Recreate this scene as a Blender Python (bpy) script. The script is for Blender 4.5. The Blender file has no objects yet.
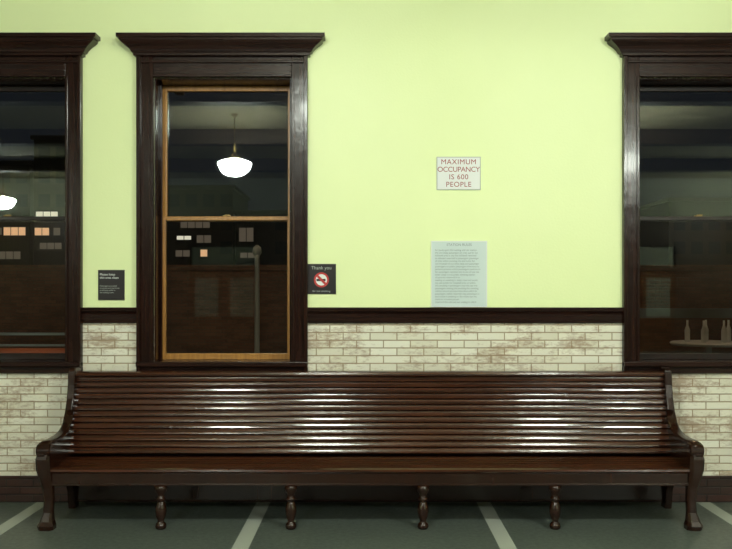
import bpy, bmesh, math, random
from mathutils import Vector
random.seed(4)
sc = bpy.context.scene
sc.view_settings.view_transform = 'Standard'
COL = sc.collection

# ------------------------------------------------------------ materials
def new_mat(name):
    m = bpy.data.materials.new(name); m.use_nodes = True
    nt = m.node_tree; b = nt.nodes['Principled BSDF']
    return m, nt, b
def N(nt, t, **kw):
    n = nt.nodes.new(t)
    for k, v in kw.items(): setattr(n, k, v)
    return n
def simple(name, col, rough=.5, metal=0, emis=None, es=0, noise=0):
    m, nt, b = new_mat(name)
    b.inputs['Base Color'].default_value = (*col, 1)
    b.inputs['Roughness'].default_value = rough
    b.inputs['Metallic'].default_value = metal
    if noise:
        tc = N(nt, 'ShaderNodeTexCoord'); nz = N(nt, 'ShaderNodeTexNoise')
        nz.inputs['Scale'].default_value = 6; nz.inputs['Detail'].default_value = 5
        mx = N(nt, 'ShaderNodeMixRGB'); mx.inputs[1].default_value = (*[c*(1-noise) for c in col], 1)
        mx.inputs[2].default_value = (*[min(1, c*(1+noise)) for c in col], 1)
        nt.links.new(tc.outputs['Object'], nz.inputs['Vector'])
        nt.links.new(nz.outputs['Fac'], mx.inputs[0]); nt.links.new(mx.outputs[0], b.inputs['Base Color'])
    if emis:
        b.inputs['Emission Color'].default_value = (*emis, 1)
        b.inputs['Emission Strength'].default_value = es
    return m

def wood(name, c1, c2, rough, coat=0, axis='X', bump=.08, spec=.5):
    m, nt, b = new_mat(name)
    tc = N(nt, 'ShaderNodeTexCoord'); mp = N(nt, 'ShaderNodeMapping')
    mp.inputs['Scale'].default_value = {'X': (1.2, 30, 30), 'Z': (30, 30, 1.5)}[axis]
    nz = N(nt, 'ShaderNodeTexNoise'); nz.inputs['Scale'].default_value = 1.5; nz.inputs['Detail'].default_value = 6
    cr = N(nt, 'ShaderNodeValToRGB')
    cr.color_ramp.elements[0].position = .3; cr.color_ramp.elements[0].color = (*c1, 1)
    cr.color_ramp.elements[1].position = .72; cr.color_ramp.elements[1].color = (*c2, 1)
    nt.links.new(tc.outputs['Object'], mp.inputs[0]); nt.links.new(mp.outputs[0], nz.inputs['Vector'])
    nt.links.new(nz.outputs['Fac'], cr.inputs[0]); nt.links.new(cr.outputs[0], b.inputs['Base Color'])
    n2 = N(nt, 'ShaderNodeTexNoise'); n2.inputs['Scale'].default_value = 9; n2.inputs['Detail'].default_value = 2
    nt.links.new(tc.outputs['Object'], n2.inputs['Vector'])
    bp = N(nt, 'ShaderNodeBump'); bp.inputs['Strength'].default_value = bump; bp.inputs['Distance'].default_value = .05
    nt.links.new(n2.outputs['Fac'], bp.inputs['Height']); nt.links.new(bp.outputs[0], b.inputs['Normal'])
    b.inputs['Roughness'].default_value = rough
    b.inputs['Specular IOR Level'].default_value = spec
    b.inputs['Coat Weight'].default_value = coat; b.inputs['Coat Roughness'].default_value = .07
    return m

M_trim = wood('dark_varnished_trim', (.009, .003, .002), (.024, .008, .005), .2, .08, 'Z', .04, .28)
M_trimx = wood('dark_varnished_trim_horizontal', (.009, .003, .002), (.024, .008, .005), .25, .04, 'X', .04, .28)
M_bench = wood('bench_varnished_oak', (.023, .007, .003), (.060, .018, .008), .17, .5, 'X', .03, .4)
M_benchd = wood('bench_dark_wood', (.011, .004, .002), (.026, .008, .004), .25, .2, 'Z', .04, .35)
M_sash = wood('sash_honey_wood', (.28, .12, .022), (.42, .20, .045), .35, .1, 'Z', .03)
M_sashd = wood('sash_dark_wood', (.008, .004, .003), (.02, .008, .006), .35, .1, 'Z', .03, .3)

# paint
M_paint, nt, b = new_mat('pale_green_paint')
tc = N(nt, 'ShaderNodeTexCoord'); nz = N(nt, 'ShaderNodeTexNoise'); nz.inputs['Scale'].default_value = 1.1; nz.inputs['Detail'].default_value = 4
cr = N(nt, 'ShaderNodeValToRGB')
cr.color_ramp.elements[0].position = .3; cr.color_ramp.elements[0].color = (.80, .90, .485, 1)
cr.color_ramp.elements[1].position = .7; cr.color_ramp.elements[1].color = (.83, .925, .515, 1)
nt.links.new(tc.outputs['Object'], nz.inputs['Vector']); nt.links.new(nz.outputs['Fac'], cr.inputs[0]); nt.links.new(cr.outputs[0], b.inputs['Base Color'])
n2 = N(nt, 'ShaderNodeTexNoise'); n2.inputs['Scale'].default_value = 60
bp = N(nt, 'ShaderNodeBump'); bp.inputs['Strength'].default_value = .1; bp.inputs['Distance'].default_value = .01
nt.links.new(tc.outputs['Object'], n2.inputs['Vector']); nt.links.new(n2.outputs['Fac'], bp.inputs['Height']); nt.links.new(bp.outputs[0], b.inputs['Normal'])
b.inputs['Roughness'].default_value = .45

def brick_mat(name, ca, cb, mort, stain, stain_amt, rough, thr=.5):
    m, nt, b = new_mat(name)
    tc = N(nt, 'ShaderNodeTexCoord'); sp = N(nt, 'ShaderNodeSeparateXYZ'); cb_ = N(nt, 'ShaderNodeCombineXYZ')
    nt.links.new(tc.outputs['Object'], sp.inputs[0])
    nt.links.new(sp.outputs['X'], cb_.inputs['X']); nt.links.new(sp.outputs['Z'], cb_.inputs['Y'])
    br = N(nt, 'ShaderNodeTexBrick'); br.inputs['Scale'].default_value = 1
    br.inputs['Brick Width'].default_value = .215; br.inputs['Row Height'].default_value = .0615
    br.inputs['Mortar Size'].default_value = .006; br.inputs['Mortar Smooth'].default_value = .5
    br.inputs['Color1'].default_value = (*ca, 1); br.inputs['Color2'].default_value = (*cb, 1); br.inputs['Mortar'].default_value = (*mort, 1)
    nt.links.new(cb_.outputs[0], br.inputs['Vector'])
    mp = N(nt, 'ShaderNodeMapping'); mp.inputs['Scale'].default_value = (.7, 1, 1.8)
    nt.links.new(tc.outputs['Object'], mp.inputs[0])
    nz = N(nt, 'ShaderNodeTexNoise'); nz.inputs['Scale'].default_value = 3.2; nz.inputs['Detail'].default_value = 3
    nf = N(nt, 'ShaderNodeTexNoise'); nf.inputs['Scale'].default_value = 24; nf.inputs['Detail'].default_value = 6; nf.inputs['Roughness'].default_value = .75
    nt.links.new(mp.outputs[0], nz.inputs['Vector']); nt.links.new(mp.outputs[0], nf.inputs['Vector'])
    ad = N(nt, 'ShaderNodeMath', operation='ADD'); nt.links.new(nz.outputs['Fac'], ad.inputs[0]); nt.links.new(nf.outputs['Fac'], ad.inputs[1])
    hf = N(nt, 'ShaderNodeMath', operation='MULTIPLY'); hf.inputs[1].default_value = .5; nt.links.new(ad.outputs[0], hf.inputs[0])
    cr = N(nt, 'ShaderNodeValToRGB'); cr.color_ramp.elements[0].position = thr-.02; cr.color_ramp.elements[1].position = thr+.08
    cr.color_ramp.elements[0].color = (0, 0, 0, 1); cr.color_ramp.elements[1].color = (stain_amt,)*3 + (1,)
    nt.links.new(hf.outputs[0], cr.inputs[0])
    mx = N(nt, 'ShaderNodeMixRGB'); mx.inputs[2].default_value = (*stain, 1)
    nt.links.new(cr.outputs[0], mx.inputs[0]); nt.links.new(br.outputs['Color'], mx.inputs[1]); nt.links.new(mx.outputs[0], b.inputs['Base Color'])
    iv = N(nt, 'ShaderNodeMath', operation='SUBTRACT'); iv.inputs[0].default_value = 1
    nt.links.new(br.outputs['Fac'], iv.inputs[1])
    bp = N(nt, 'ShaderNodeBump'); bp.inputs['Strength'].default_value = .6; bp.inputs['Distance'].default_value = .006
    nt.links.new(iv.outputs[0], bp.inputs['Height']); nt.links.new(bp.outputs[0], b.inputs['Normal'])
    b.inputs['Roughness'].default_value = rough
    return m
M_brick = brick_mat('white_glazed_brick', (.80, .78, .68), (.68, .65, .54), (.38, .30, .20), (.30, .19, .12), .75, .35, .51)
M_brickd = brick_mat('brown_base_brick', (.045, .012, .008), (.026, .009, .006), (.012, .007, .006), (.012, .006, .005), .6, .4)

# floor
M_floor, nt, b = new_mat('terrazzo_floor')
tc = N(nt, 'ShaderNodeTexCoord'); sp = N(nt, 'ShaderNodeSeparateXYZ'); nt.links.new(tc.outputs['Object'], sp.inputs[0])
def strip(out, off):
    a = N(nt, 'ShaderNodeMath', operation='ADD'); a.inputs[1].default_value = off
    nt.links.new(out, a.inputs[0])
    p = N(nt, 'ShaderNodeMath', operation='PINGPONG'); p.inputs[1].default_value = 1.755/2
    nt.links.new(a.outputs[0], p.inputs[0])
    l = N(nt, 'ShaderNodeMath', operation='LESS_THAN'); l.inputs[1].default_value = .055
    nt.links.new(p.outputs[0], l.inputs[0]); return l
sx = strip(sp.outputs['X'], .85); sy = strip(sp.outputs['Y'], 1.62)
mxm = N(nt, 'ShaderNodeMath', operation='MAXIMUM'); nt.links.new(sx.outputs[0], mxm.inputs[0]); nt.links.new(sy.outputs[0], mxm.inputs[1])
nz = N(nt, 'ShaderNodeTexNoise'); nz.inputs['Scale'].default_value = 30; nz.inputs['Detail'].default_value = 8; nz.inputs['Roughness'].default_value = .7
nt.links.new(tc.outputs['Object'], nz.inputs['Vector'])
c1 = N(nt, 'ShaderNodeValToRGB'); c1.color_ramp.elements[0].position = .35; c1.color_ramp.elements[1].position = .7
c1.color_ramp.elements[0].color = (.050, .063, .054, 1); c1.color_ramp.elements[1].color = (.115, .135, .118, 1)
nt.links.new(nz.outputs['Fac'], c1.inputs[0])
mx = N(nt, 'ShaderNodeMixRGB'); mx.inputs[2].default_value = (.36, .39, .34, 1)
nt.links.new(mxm.outputs[0], mx.inputs[0]); nt.links.new(c1.outputs[0], mx.inputs[1]); nt.links.new(mx.outputs[0], b.inputs['Base Color'])
b.inputs['Roughness'].default_value = .42

M_glass = bpy.data.materials.new('window_glass'); M_glass.use_nodes = True
nt = M_glass.node_tree; nt.nodes.clear()
o = N(nt, 'ShaderNodeOutputMaterial'); mixs = N(nt, 'ShaderNodeMixShader'); tr = N(nt, 'ShaderNodeBsdfTransparent'); gl = N(nt, 'ShaderNodeBsdfGlossy')
fr = N(nt, 'ShaderNodeFresnel'); fr.inputs['IOR'].default_value = 1.5
mm = N(nt, 'ShaderNodeMath', operation='MULTIPLY'); mm.inputs[1].default_value = 2.0; mm.use_clamp = True
tr.inputs[0].default_value = (.85, .9, .88, 1); gl.inputs['Roughness'].default_value = .012; gl.inputs[0].default_value = (.9, 1, .98, 1)
nt.links.new(fr.outputs[0], mm.inputs[0]); nt.links.new(mm.outputs[0], mixs.inputs[0]); nt.links.new(tr.outputs[0], mixs.inputs[1]); nt.links.new(gl.outputs[0], mixs.inputs[2]); nt.links.new(mixs.outputs[0], o.inputs[0])

M_lamp = simple('opal_lamp_glass', (.9, .9, .9), .3, emis=(.93, 1.0, .88), es=178)
M_lampn = simple('opal_lamp_glass_dim', (.9, .9, .9), .3, emis=(.93, 1.0, .88), es=102)
M_brass = simple('aged_brass', (.25, .17, .07), .35, 1)
M_ceil = simple('ceiling_plaster', (.36, .31, .20), .8, noise=.15)
M_beam = simple('ceiling_beam_wood', (.07, .045, .03), .6, noise=.2)
M_farwall = simple('far_wall_paint', (.42, .42, .34), .7, noise=.1)
M_wains = simple('far_wall_wainscot', (.08, .048, .034), .5, noise=.3)

# ------------------------------------------------------------ helpers
def link(name, me, mat, parent=None, smooth=False):
    ob = bpy.data.objects.new(name, me); COL.objects.link(ob)
    for mt in (mat if isinstance(mat, (list, tuple)) else [mat]): me.materials.append(mt)
    if parent: ob.parent = parent
    if smooth:
        for p in me.polygons: p.use_smooth = True
    return ob
def empty(name):
    e = bpy.data.objects.new(name, None); COL.objects.link(e); e.empty_display_size = .1; return e
def boxes(name, lst, mat, parent=None, bev=0):
    bm = bmesh.new()
    for t in lst:
        x0, x1, y0, y1, z0, z1 = t[:6]
        v = [bm.verts.new(p) for p in ((x0,y0,z0),(x1,y0,z0),(x1,y1,z0),(x0,y1,z0),(x0,y0,z1),(x1,y0,z1),(x1,y1,z1),(x0,y1,z1))]
        for f in ((0,3,2,1),(4,5,6,7),(0,1,5,4),(1,2,6,5),(2,3,7,6),(3,0,4,7)):
            fc = bm.faces.new([v[i] for i in f]); fc.material_index = t[6] if len(t) > 6 else 0
    me = bpy.data.meshes.new(name); bm.to_mesh(me); bm.free()
    ob = link(name, me, mat, parent)
    if bev:
        m = ob.modifiers.new('bev', 'BEVEL'); m.width = bev; m.segments = 2; m.limit_method = 'ANGLE'
    return ob
def extrude_x(name, prof, x0, x1, mat, parent=None, bev=0, smooth=False):
    bm = bmesh.new()
    a = [bm.verts.new((x0, y, z)) for y, z in prof]; c = [bm.verts.new((x1, y, z)) for y, z in prof]
    n = len(prof)
    for i in range(n): bm.faces.new((a[i], a[(i+1) % n], c[(i+1) % n], c[i]))
    bm.faces.new(a[::-1]); bm.faces.new(c)
    bmesh.ops.recalc_face_normals(bm, faces=bm.faces)
    me = bpy.data.meshes.new(name); bm.to_mesh(me); bm.free()
    ob = link(name, me, mat, parent)
    if bev:
        m = ob.modifiers.new('bev', 'BEVEL'); m.width = bev; m.segments = 2; m.limit_method = 'ANGLE'; m.angle_limit = .6
    return ob
def loft(name, rings, mat, parent=None, smooth=False, cap=True):
    bm = bmesh.new(); R = [[bm.verts.new(p) for p in r] for r in rings]; n = len(R[0])
    for a, c in zip(R, R[1:]):
        for i in range(n): bm.faces.new((a[i], a[(i+1) % n], c[(i+1) % n], c[i]))
    if cap: bm.faces.new(R[0][::-1]); bm.faces.new(R[-1])
    bmesh.ops.recalc_face_normals(bm, faces=bm.faces)
    me = bpy.data.meshes.new(name); bm.to_mesh(me); bm.free()
    return link(name, me, mat, parent, smooth)
def lathe(name, prof, cx, cy, mat, parent=None, seg=24, smooth=True):
    rings = [[(cx+r*math.cos(2*math.pi*i/seg), cy+r*math.sin(2*math.pi*i/seg), z) for i in range(seg)] for r, z in prof]
    return loft(name, rings, mat, parent, smooth)

# ------------------------------------------------------------ room shell
RX, RY, RZ = 11.5, -17.0, 5.0
boxes('floor', [(-RX, RX, RY, 0.32, -.1, 0)], M_floor)
boxes('ceiling', [(-RX, RX, RY, 0.32, RZ, RZ+.1)], M_ceil)
for k, yy in enumerate((-2.5, -6.2, -9.9, -13.6)):
    boxes('ceiling_beam' if k == 0 else 'ceiling_beam.%03d' % k, [(-RX, RX, yy-.15, yy+.15, RZ-.3, RZ)], M_beam)
CW = .13
wins = [(-3.656, -2.296), (-1.856, -.496), (2.016, 3.376)]
ZS, ZH = 1.10, 3.39
lst = []
edges = [-RX] + [e for a, c in wins for e in (a+CW, c-CW)] + [RX]
ZR = 1.49
for i in range(0, len(edges), 2):
    lst += [(edges[i], edges[i+1], 0, .32, ZR, RZ, 0), (edges[i], edges[i+1], 0, .32, .21, ZR, 1)]
for a, c in wins:
    lst += [(a+CW, c-CW, 0, .32, ZH, RZ, 0), (a+CW, c-CW, 0, .32, .21, ZS, 1)]
lst += [(-RX, RX, 0, .32, 0, .21, 1)]
boxes('wall_north', lst, [M_paint, M_brick])
boxes('baseboard_north', [(-RX, RX, -.015, 0.0, 0, .21)], M_brickd, bev=.004)
boxes('wall_west', [(-RX-.1, -RX, RY, .32, 0, 1.49, 1), (-RX-.1, -RX, RY, .32, 1.49, RZ, 0)], [M_paint, M_brick])
boxes('wall_east', [(RX, RX+.1, RY, .32, 0, 1.49, 1), (RX, RX+.1, RY, .32, 1.49, RZ, 0)], [M_paint, M_brick])
boxes('wall_south', [(-RX, RX, RY-.1, RY, 0, 3.75, 1), (-RX, RX, RY-.1, RY, 3.75, RZ, 0)], [M_farwall, M_wains])
M_door = wood('door_wood', (.08, .035, .018), (.16, .07, .034), .35, .1, 'Z', .03)
M_doorglass = simple('door_frosted_glass', (.30, .30, .25), .3)
for k, dx in enumerate((-7.6, -4.2, 0.0, 4.4, 7.8)):
    e = empty('door_%d' % (k+1))
    boxes('leaf', [(dx-1.0, dx-.02, RY, RY+.06, 0, 2.3), (dx+.02, dx+1.0, RY, RY+.06, 0, 2.3)], M_door, e, .005)
    boxes('lights', [(dx-.85, dx-.17, RY+.06, RY+.07, 1.0, 2.1), (dx+.17, dx+.85, RY+.06, RY+.07, 1.0, 2.1), (dx-.95, dx+.95, RY+.0, RY+.05, 2.45, 3.0)], M_doorglass, e)
    boxes('frame', [(dx-1.12, dx-1.0, RY, RY+.1, 0, 3.15), (dx+1.0, dx+1.12, RY, RY+.1, 0, 3.15), (dx-1.0, dx+1.0, RY, RY+.1, 2.3, 2.42), (dx-1.0, dx+1.0, RY, RY+.1, 3.03, 3.15)], M_beam, e, .005)

segs = [(-RX, wins[0][0]), (wins[0][1], wins[1][0]), (wins[1][1], wins[2][0]), (wins[2][1], RX)]
for k, (a, c) in enumerate(segs):
    extrude_x('trim_%d' % (k+1), [(0, 1.43), (-.018, 1.43), (-.022, 1.455), (-.022, 1.50), (-.03, 1.515), (-.045, 1.525), (-.05, 1.545), (-.045, 1.555), (0, 1.555)], a, c, M_trimx)

# ------------------------------------------------------------ windows
def window(idx, a, c, msash):
    e = empty('window_%d' % idx)
    ia, ic = a+CW, c-CW
    L = []
    for (p, q, s) in ((a, ia, 1), (ic, c, -1)):
        L.append((p, q, -.03, 0, 1.04, 3.56))
        L.append((p, p+.03, -.055, -.03, 1.04, 3.56) if s == 1 else (q-.03, q, -.055, -.03, 1.04, 3.56))
        L.append((q-.022, q, -.042, -.03, 1.12, ZH) if s == 1 else (p, p+.022, -.042, -.03, 1.12, ZH))
    boxes('casing', L, M_trim, e, .004)
    boxes('head_board', [(ia, ic, -.03, 0, ZH, 3.56), (ia, ic, -.042, -.03, ZH, ZH+.022), (a+.03, c-.03, -.048, -.03, 3.50, 3.52)], M_trimx, e, .004)
    prof = [(.0, 3.55), (.02, 3.555), (.02, 3.575), (.035, 3.58), (.045, 3.60), (.07, 3.625), (.105, 3.65), (.12, 3.665), (.12, 3.68), (.14, 3.685), (.14, 3.715), (.0, 3.725)]
    rings = []
    for p, z in prof:
        f = -.055-.5*p
        rings.append([(a-p, 0, z), (a-p, f, z), (c+p, f, z), (c+p, 0, z)])
    loft('cornice', rings, M_trimx, e)
    boxes('sill', [(a-.0, c+.0, -.075, 0.0, 1.085, 1.125), (a+.0, c-.0, -.035, 0.0, 1.03, 1.085), (ia, ic, 0, .32, 1.10, 1.125)], M_trimx, e, .006)
    boxes('jamb', [(ia, ia+.012, 0, .32, 1.125, ZH), (ic-.012, ic, 0, .32, 1.125, ZH), (ia+.012, ic-.012, 0, .32, ZH-.012, ZH),
                   (ia+.012, ia+.03, .13, .155, 1.125, ZH-.012), (ic-.03, ic-.012, .13, .155, 1.125, ZH-.012)], M_trim, e, .002)
    s0, s1 = ia+.012, ic-.012
    zm = 2.28
    st = .04
    boxes('lower_sash', [(s0, s0+st, .16, .20, 1.125, zm+.02), (s1-st, s1, .16, .20, 1.125, zm+.02),
                         (s0+st, s1-st, .16, .20, 1.125, 1.175), (s0+st, s1-st, .16, .20, zm-.015, zm+.018)], msash, e, .004)
    boxes('upper_sash', [(s0, s0+st, .205, .245, zm-.02, ZH-.012), (s1-st, s1, .205, .245, zm-.02, ZH-.012),
                         (s0+st, s1-st, .205, .245, ZH-.055, ZH-.012), (s0+st, s1-st, .205, .245, zm-.02, zm+.018)], msash, e, .004)
    for nm, z0, z1, y in (('lower_pane', 1.175, zm-.015, .18), ('upper_pane', zm+.018, ZH-.055, .225)):
        me = bpy.data.meshes.new(nm)
        me.from_pydata([(s0+st, y, z0), (s1-st, y, z0), (s1-st, y, z1), (s0+st, y, z1)], [], [(0, 1, 2, 3)])
        link(nm, me, M_glass, e)
    mxx = (s0+s1)/2
    boxes('sash_lock', [(mxx-.03, mxx+.03, .165, .195, zm+.018, zm+.028), (mxx-.012, mxx+.03, .16, .18, zm+.028, zm+.034)], M_brass, e, .002)
window(1, *wins[0], M_sashd); window(2, *wins[1], M_sash); window(3, *wins[2], M_sashd)

# ------------------------------------------------------------ bench
be = empty('waiting_room_bench')
HX = 2.35
def backline(t):
    return (-.365 + .565*(.60*t - .245*t*t), .455 + .565*t)
n = 13
for i in range(n):
    t0, t1 = i/n+.003, (i+1)/n-.003
    (y0, z0), (y1, z1) = backline(t0), backline(t1)
    d = Vector((y1-y0, z1-z0)); ln = d.length; d.normalize(); nr = Vector((-d.y, d.x))
    if nr.x > 0: nr = -nr
    fr_ = []
    for u, h in ((0, -.005), (.04, .002), (.12, .0060), (.3, .0070), (.5, .0073), (.7, .0070), (.88, .0060), (.96, .002), (1, -.005)):
        p = Vector((y0, z0)) + d*(ln*u) + nr*h; fr_.append((p.x, p.y))
    bk = [(y1-nr.x*.018, z1-nr.y*.018), (y0-nr.x*.018, z0-nr.y*.018)]
    extrude_x('back_slat_%d' % (i+1), fr_+bk, -HX+.06, HX-.06, M_bench, be)
pb = [backline(j/8) for j in range(9)]
extrude_x('back_board', [(y+.016, z) for y, z in pb]+[(y+.04, z) for y, z in pb[::-1]], -HX+.05, HX-.05, M_benchd, be)
extrude_x('top_rail', [(-.185, 1.018), (-.198, 1.026), (-.202, 1.038), (-.196, 1.052), (-.18, 1.06), (-.12, 1.06), (-.11, 1.05), (-.11, 1.018)], -HX+.03, HX-.03, M_bench, be)
def sz(y):
    u = (-.375-y)/.4
    return .435 - .02*math.sin(u*math.pi) - .012*u
for i in range(9):
    ya = -.375 - i*.044
    yb = ya-.041
    pr = [(ya, sz(ya)-.022), (ya, sz(ya)-.004), (ya-.005, sz(ya)+.001), ((ya+yb)/2, sz((ya+yb)/2)+.003), (yb+.005, sz(yb)+.001), (yb, sz(yb)-.004), (yb, sz(yb)-.022)]
    extrude_x('seat_slat_%d' % (i+1), pr, -HX+.06, HX-.06, M_bench, be)
extrude_x('seat_nosing', [(-.765, .395), (-.79, .398), (-.802, .412), (-.798, .426), (-.785, .434), (-.772, .432)], -HX+.05, HX-.05, M_bench, be)
boxes('apron', [(-HX+.05, HX-.05, -.785, -.755, .31, .397), (-HX+.05, HX-.05, -.79, -.785, .31, .325), (-HX+.05, HX-.05, -.40, -.37, .32, .41)], M_benchd, be, .004)
boxes('under_bench_shade', [(-HX+.07, HX-.07, -.19, -.17, .06, .50)], M_benchd, be, .004)  # added dark board standing in for the deep shade below the seat
def end(s):
    a, c = sorted((s*(HX-.07), s*(HX-.015)))
    outline = [(-.09, 1.075), (-.13, 1.09), (-.20, 1.088), (-.225, 1.07), (-.228, 1.04), (-.235, .96), (-.255, .86), (-.29, .77), (-.34, .69), (-.42, .63), (-.50, .605), (-.60, .598),
               (-.70, .60), (-.76, .60), (-.80, .59), (-.825, .565), (-.83, .53), (-.81, .50), (-.785, .47), (-.785, .33), (-.70, .30), (-.55, .28), (-.40, .28), (-.30, .24), (-.25, .15), (-.22, .0), (-.13, .0), (-.15, .15), (-.16, .3), (-.17, .45), (-.16, .6), (-.13, .8), (-.09, .98)]
    extrude_x('end_panel', outline, a, c, M_benchd, be, bev=.008)
    cl = [(-.29, .765), (-.325, .705), (-.37, .665), (-.43, .632), (-.52, .612), (-.62, .607), (-.72, .61), (-.78, .605), (-.82, .585)]
    xm = s*(HX-.055); rings = []
    for j, (y, z) in enumerate(cl):
        w = .029 + .018*min(1, j/5); h = .016
        rings.append([(xm+w*math.cos(q), y+h*.3*math.sin(q), z+h*math.sin(q)) for q in [2*math.pi*k/12 for k in range(12)]])
    loft('arm_cap', rings, M_benchd, be, True)
    sr = []
    for xx, r in ((-.05, .03), (-.045, .042), (.045, .042), (.05, .03)):
        sr.append([(xm+xx, -.79+r*math.cos(2*math.pi*k/20), .562+r*math.sin(2*math.pi*k/20)) for k in range(20)])
    loft('arm_scroll', sr, M_benchd, be)
    pr = [(0, .052, -.012), (.03, .056, -.008), (.06, .044, -.012), (.12, .032, -.02), (.2, .031, -.024), (.29, .036, -.018), (.36, .044, -.006), (.43, .05, .004), (.50, .05, .006), (.545, .045, 0)]
    rings = []
    for z, w, o_ in pr:
        cx = xm + s*o_; cy = -.775 - o_*.6
        r_ = .4*w
        rings.append([(cx-w, cy-w+r_, z), (cx-w+r_, cy-w, z), (cx+w-r_, cy-w, z), (cx+w, cy-w+r_, z), (cx+w, cy+w-r_, z), (cx+w-r_, cy+w, z), (cx-w+r_, cy+w, z), (cx-w, cy+w-r_, z)])
    loft('front_leg', rings, M_benchd, be)
end(-1); end(1)
tp = [(.026, 0), (.034, .004), (.04, .02), (.034, .04), (.022, .052), (.024, .065), (.034, .09), (.040, .125), (.038, .155), (.026, .19), (.022, .2), (.034, .208), (.034, .22), (.024, .228), (.026, .25), (.040, .268), (.044, .285), (.044, .312)]
for k, x in enumerate((-1.48, -.56, .375, 1.31)):
    lathe('turned_leg_%d' % (k+1), tp, x, -.765, M_benchd, be, 20)
    boxes('cross_bearer_%d' % (k+1), [(x-.03, x+.03, -.755, -.19, .33, .395)], M_benchd, be, .003)

# ------------------------------------------------------------ signs
M_white = simple('sign_white', (.78, .80, .80), .4)
M_paper = simple('notice_paper', (.62, .72, .72), .35)
M_red = simple('sign_red', (.50, .03, .03), .5)
M_dred = simple('sign_dark_red', (.32, .05, .05), .5)
M_black = simple('sign_black', (.012, .008, .010), .35)
M_ink = simple('ink_grey', (.24, .29, .30), .6)
M_gray = simple('sign_frame_grey', (.42, .45, .43), .4)
def text(name, body, x, z, size, mat, parent, y, align='CENTER', ls=1.0, bold=0, sp=1.0):
    cu = bpy.data.curves.new(name, 'FONT'); cu.body = body; cu.size = size; cu.align_x = align; cu.align_y = 'CENTER'
    cu.space_line = ls; cu.offset = bold; cu.extrude = .0004; cu.space_character = sp
    ob = bpy.data.objects.new(name, cu); COL.objects.link(ob); ob.location = (x, y, z); ob.rotation_euler = (math.pi/2, 0, 0)
    cu.materials.append(mat); ob.parent = parent; return ob
def sign(name, x0, x1, z0, z1, mat, border=None):
    e = empty(name)
    boxes('board', [(x0, x1, -.008, 0, z0, z1)], mat, e, .001)
    if border:
        w = .006
        boxes('border', [(x0, x1, -.010, -.008, z1-w, z1), (x0, x1, -.010, -.008, z0, z0+w), (x0, x0+w, -.010, -.008, z0+w, z1-w), (x1-w, x1, -.010, -.008, z0+w, z1-w)], border, e)
    return e
e = sign('occupancy_sign', .532, .884, 2.494, 2.758, M_white, M_gray)
for i, (tx, s_) in enumerate((('MAXIMUM', 1.1), ('OCCUPANCY', .94), ('IS 600', 1.1), ('PEOPLE', 1.1))):
    text('line_%d' % i, tx, .708, 2.716-i*.060, .057, M_dred, e, -.0095, sp=s_)
e = sign('notice_poster', .488, .936, 1.558, 2.086, M_paper, M_white)
text('heading', 'STATION RULES', .712, 2.055, .028, M_ink, e, -.0095)
words = 'the use of this station is reserved for ticketed passengers awaiting trains and persons may not loiter sleep or solicit in the public waiting area at any time'.split()
L = []
for r in range(20):
    s_ = ''
    while len(s_) < 46: s_ += random.choice(words)+' '
    L.append(s_[:random.choice((44, 44, 44, 26))])
text('body_text', '\n'.join(L), .52, 1.805, .0195, M_ink, e, -.0095, 'LEFT', 1.12)
e = sign('no_smoking_sign', -.504, -.272, 1.662, 1.902, M_black, M_black)
text('heading', 'Thank you', -.388, 1.870, .038, M_gray, e, -.0105)
text('caption', 'for not smoking', -.388, 1.685, .022, M_gray, e, -.0105)
def disc(name, cx, cz, r, y, mat, parent, r0=0):
    s = 40
    out = [(cx+r*math.cos(2*math.pi*k/s), cz+r*math.sin(2*math.pi*k/s)) for k in range(s)]
    if r0:
        inn = [(cx+r0*math.cos(2*math.pi*k/s), cz+r0*math.sin(2*math.pi*k/s)) for k in range(s)]
        me = bpy.data.meshes.new(name)
        me.from_pydata([(a_, y, b_) for a_, b_ in out+inn], [], [(k, (k+1) % s, s+(k+1) % s, s+k) for k in range(s)])
    else:
        me = bpy.data.meshes.new(name); me.from_pydata([(a_, y, b_) for a_, b_ in out], [], [list(range(s))])
    return link(name, me, mat, parent)
disc('symbol_ground', -.388, 1.775, .060, -.0105, M_white, e)
disc('prohibition_ring', -.388, 1.775, .060, -.0115, M_red, e, .045)
boxes('cigarette', [(-.428, -.355, -.0118, -.0105, 1.765, 1.783)], M_black, e)
me = bpy.data.meshes.new('prohibition_bar'); q = .038
me.from_pydata([(-.388-q-.007, -.0122, 1.775+q-.007), (-.388-q+.007, -.0122, 1.775+q+.007), (-.388+q+.007, -.0122, 1.775-q+.007), (-.388+q-.007, -.0122, 1.775-q-.007)], [], [(0, 1, 2, 3)])
link('prohibition_bar', me, M_red, e)
e = sign('information_sign', -2.172, -1.962, 1.614, 1.854, M_black, M_black)
text('heading', 'Please keep\nthis area clean', -2.158, 1.805, .026, M_white, e, -.0105, 'LEFT')
text('body_text', 'Passengers are asked\nto watch personal items\nat all times while in\nthe waiting room', -2.158, 1.70, .016, M_gray, e, -.0105, 'LEFT', 1.1)

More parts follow.
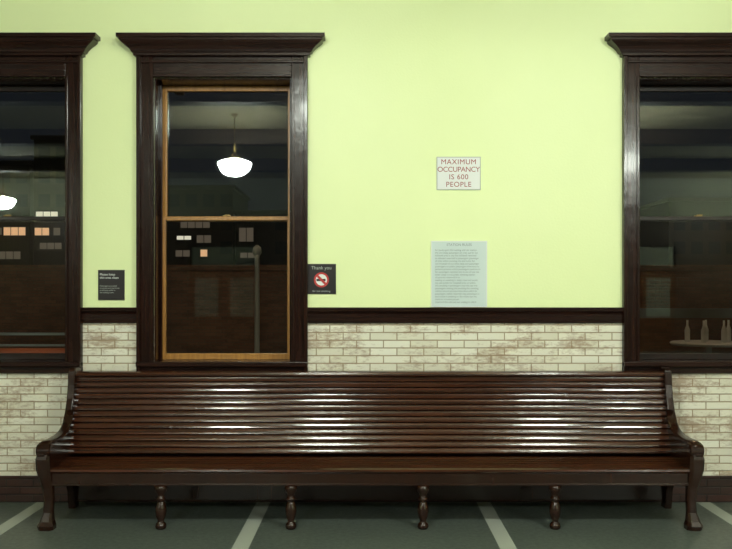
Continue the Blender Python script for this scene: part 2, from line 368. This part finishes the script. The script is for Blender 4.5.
# ------------------------------------------------------------ pendant lamps
lamp_pos = [(-2.52, -8.36), (4.6, -8.36), (-.60, -4.2), (2.42, -4.2), (-9.5, -14.4), (10.2, -14.4)]
LZ = 4.02
for k, (x, y) in enumerate(lamp_pos):
    e = empty('pendant_lamp' if k == 0 else 'pendant_lamp.%03d' % k)
    bowl = [(.03, -.185), (.10, -.175), (.18, -.142), (.245, -.09), (.285, -.03), (.31, .03), (.315, .06), (.30, .08), (.23, .11), (.16, .13), (.09, .15)]
    lathe('bowl', [(r, LZ+z) for r, z in bowl], x, y, M_lampn if k in (2, 3) else M_lamp, e, 24)
    lathe('fitter', [(.092, LZ+.148), (.095, LZ+.19), (.06, LZ+.23), (.02, LZ+.25)], x, y, M_brass, e, 20)
    lathe('rod', [(.012, LZ+.25), (.012, RZ-.04)], x, y, M_brass, e, 10)
    lathe('canopy', [(.02, RZ-.06), (.07, RZ-.03), (.08, RZ)], x, y, M_brass, e, 20)

# ------------------------------------------------------------ outside at night
M_ground = simple('asphalt', (.07, .06, .05), .9, noise=.2)
M_bld = simple('night_building', (.035, .03, .028), .9, noise=.2)
M_litw = simple('lit_window_warm', (.5, .4, .2), .5, emis=(1, .55, .28), es=.8)
M_litc = simple('lit_window_cool', (.5, .5, .5), .5, emis=(.95, .85, .65), es=.85)
M_litd = simple('lit_window_dim', (.2, .2, .2), .5, emis=(.8, .6, .42), es=.11)
M_dkw = simple('unlit_window', (.03, .035, .04), .2)
M_canopy = simple('canopy_timber', (.10, .08, .06), .8, noise=.2)
M_brickw = brick_mat('outdoor_brick', (.20, .09, .05), (.14, .06, .035), (.10, .08, .05), (.05, .03, .02), .5, .8)
boxes('ground_outside', [(-60, 60, .32, 90, -.1, 0)], M_ground)
def building(name, x0, x1, y, h, lit):
    """lit: (x0,x1,z0,z1,kind) rows of panes; the rest of the facade gets unlit panes"""
    e = empty(name)
    boxes('body', [(x0, x1, y, y+8, 0, h), (x0-.2, x1+.2, y-.2, y+8.2, h, h+.3)], M_bld, e)
    G = {0: [], 1: [], 2: [], 3: []}
    for a, c, z0, z1, k in lit:
        x = a
        while x+.5 <= c+.01:
            G[k].append((x, x+.53, y-.04, y, z0, z1)); x += .6
    z = 1.0
    while z+1.2 < h:
        x = x0+.4
        while x+.9 < x1:
            if not any(x < c+.1 and x+.9 > a-.1 and z < z1+.1 and z+1.0 > z0-.1 for a, c, z0, z1, k in lit):
                G[0].append((x, x+.9, y-.04, y, z, z+1.0))
            x += 1.4
        z += 1.9
    for k, nm, mt in ((0, 'unlit_windows', M_dkw), (1, 'warm_windows', M_litw), (2, 'cool_windows', M_litc), (3, 'dim_windows', M_litd)):
        if G[k]: boxes(nm, G[k], mt, e)
Y = 60
building('office_building', -33, -27.3, Y, 12, [(-29.4, -27.5, 6.3, 6.95, 1), (-32.5, -29.6, 6.35, 6.9, 3), (-31, -28, 4.4, 5.0, 3)])
building('office_building.001', -27, -21, Y, 14, [(-26.8, -24.8, 7.4, 8.2, 2), (-26.9, -25.6, 6.3, 6.9, 1), (-25.4, -24.5, 6.3, 6.9, 3), (-26.5, -24.6, 5.2, 5.7, 3)])
building('office_building.002', -18, -11, Y, 10, [(-15.5, -14.2, 5.95, 6.25, 2), (-13.9, -12.6, 5.7, 6.3, 3), (-13.6, -12.8, 4.6, 5.15, 1), (-15.6, -14.2, 4.6, 5.1, 3), (-15.2, -12.9, 6.9, 7.4, 3)])
building('office_building.003', -10.8, 2, Y, 8, [(-10.5, -9.0, 5.8, 6.9, 3), (-10.4, -9.1, 4.5, 4.9, 3)])
building('office_building.004', 24, 40, Y, 9, [])
boxes('retaining_wall', [(-14, 10, 9.0, 9.3, 0, 2.1), (-14, 10, 8.95, 9.35, 2.1, 2.2)], M_brickw)
cp = empty('platform_canopy')
boxes('roof', [(-12, 12, .32, 6.5, 5.0, 5.15)] + [(x-.06, x+.06, .32, 6.5, 4.8, 5.0) for x in range(-12, 13, 3)], M_canopy, cp)
for k, x in enumerate((-10.5, -4.5, 1.6, 7.5)):
    boxes('column_%d' % (k+1), [(x-.08, x+.08, 6.0, 6.16, .2, 4.85), (x-.16, x+.16, 5.92, 6.24, 0, .2), (x-.15, x+.15, 5.93, 6.23, 4.85, 5.0)], M_canopy, cp, .01)
M_fill = simple('outdoor_fill_glow', (.9, .8, .6), .3, emis=(1, .68, .40), es=75)  # warm fill: globes added out of view to brighten ground and railings outside
for k, x in enumerate((-7.5, -1.5, 4.8)):
    lathe('fill_globe_%d' % (k+1), [(.03, 4.62), (.10, 4.65), (.14, 4.72), (.13, 4.8), (.08, 4.86)], x, 4.5, M_fill, cp, 16)
    lathe('fill_stem_%d' % (k+1), [(.05, 4.86), (.03, 4.92), (.03, 5.0)], x, 4.5, M_brass, cp, 12)
M_steel = simple('painted_steel', (.30, .32, .30), .4)
M_dsteel = simple('weathered_timber', (.16, .15, .13), .7, noise=.2)
M_orange = simple('orange_panel', (.7, .15, .05), .5)
e = empty('platform_railing')
boxes('rails', [(-4.6, -2.9, 1.6, 1.64, 1.25, 1.275), (-4.6, -2.9, 1.6, 1.64, 1.14, 1.16)], M_steel, e)
boxes('posts', [(-4.6, -4.56, 1.6, 1.64, 0, 1.25), (-2.94, -2.9, 1.6, 1.64, 0, 1.25), (-3.77, -3.73, 1.6, 1.64, 0, 1.25)], M_steel, e)
boxes('panel', [(-4.5, -3.0, 1.61, 1.63, .7, 1.12)], M_orange, e)
e = empty('platform_railing.001')
boxes('rails', [(2.6, 6.4, 3.6, 3.68, 1.36, 1.48)], M_dsteel, e)
boxes('posts', [(x, x+.09, 3.6, 3.68, 0, 1.36) for x in (2.6, 6.31)], M_dsteel, e)
e = empty('lamp_post')
lathe('post', [(.09, 0), (.09, .15), (.045, .2), (.035, 2.2), (.05, 2.25)], -1.72, 6, M_steel, e, 12)
lathe('head', [(.05, 2.25), (.07, 2.28), (.06, 2.36), (.02, 2.4)], -1.72, 6, M_steel, e, 12)
e = empty('outdoor_table')
lathe('table', [(.3, 0), (.3, .03), (.04, .06), (.04, .93), (.5, .94), (.52, .97), (.5, .985)], 4.75, 5, M_white, e, 24, False)
for k, (dx, dy) in enumerate(((-.3, 0), (-.15, -.2), (0, .1), (.15, -.15), (.3, .05))):
    lathe('bottle_%d' % k, [(.035, .985), (.037, 1.15), (.015, 1.22), (.014, 1.29)], 4.75+dx, 5+dy, M_white, e, 12)

# ------------------------------------------------------------ world + camera
w = bpy.data.worlds.new('night'); sc.world = w; w.use_nodes = True
w.node_tree.nodes['Background'].inputs[0].default_value = (.010, .012, .016, 1)
w.node_tree.nodes['Background'].inputs[1].default_value = .7
cam = bpy.data.cameras.new('camera'); co = bpy.data.objects.new('camera', cam); COL.objects.link(co)
co.location = (0, -6.64, 1.67); co.rotation_euler = (math.pi/2, 0, 0)
cam.sensor_width = 36; cam.lens = 830/732*36; cam.shift_x = -4/732; cam.shift_y = 18.5/732
sc.camera = co
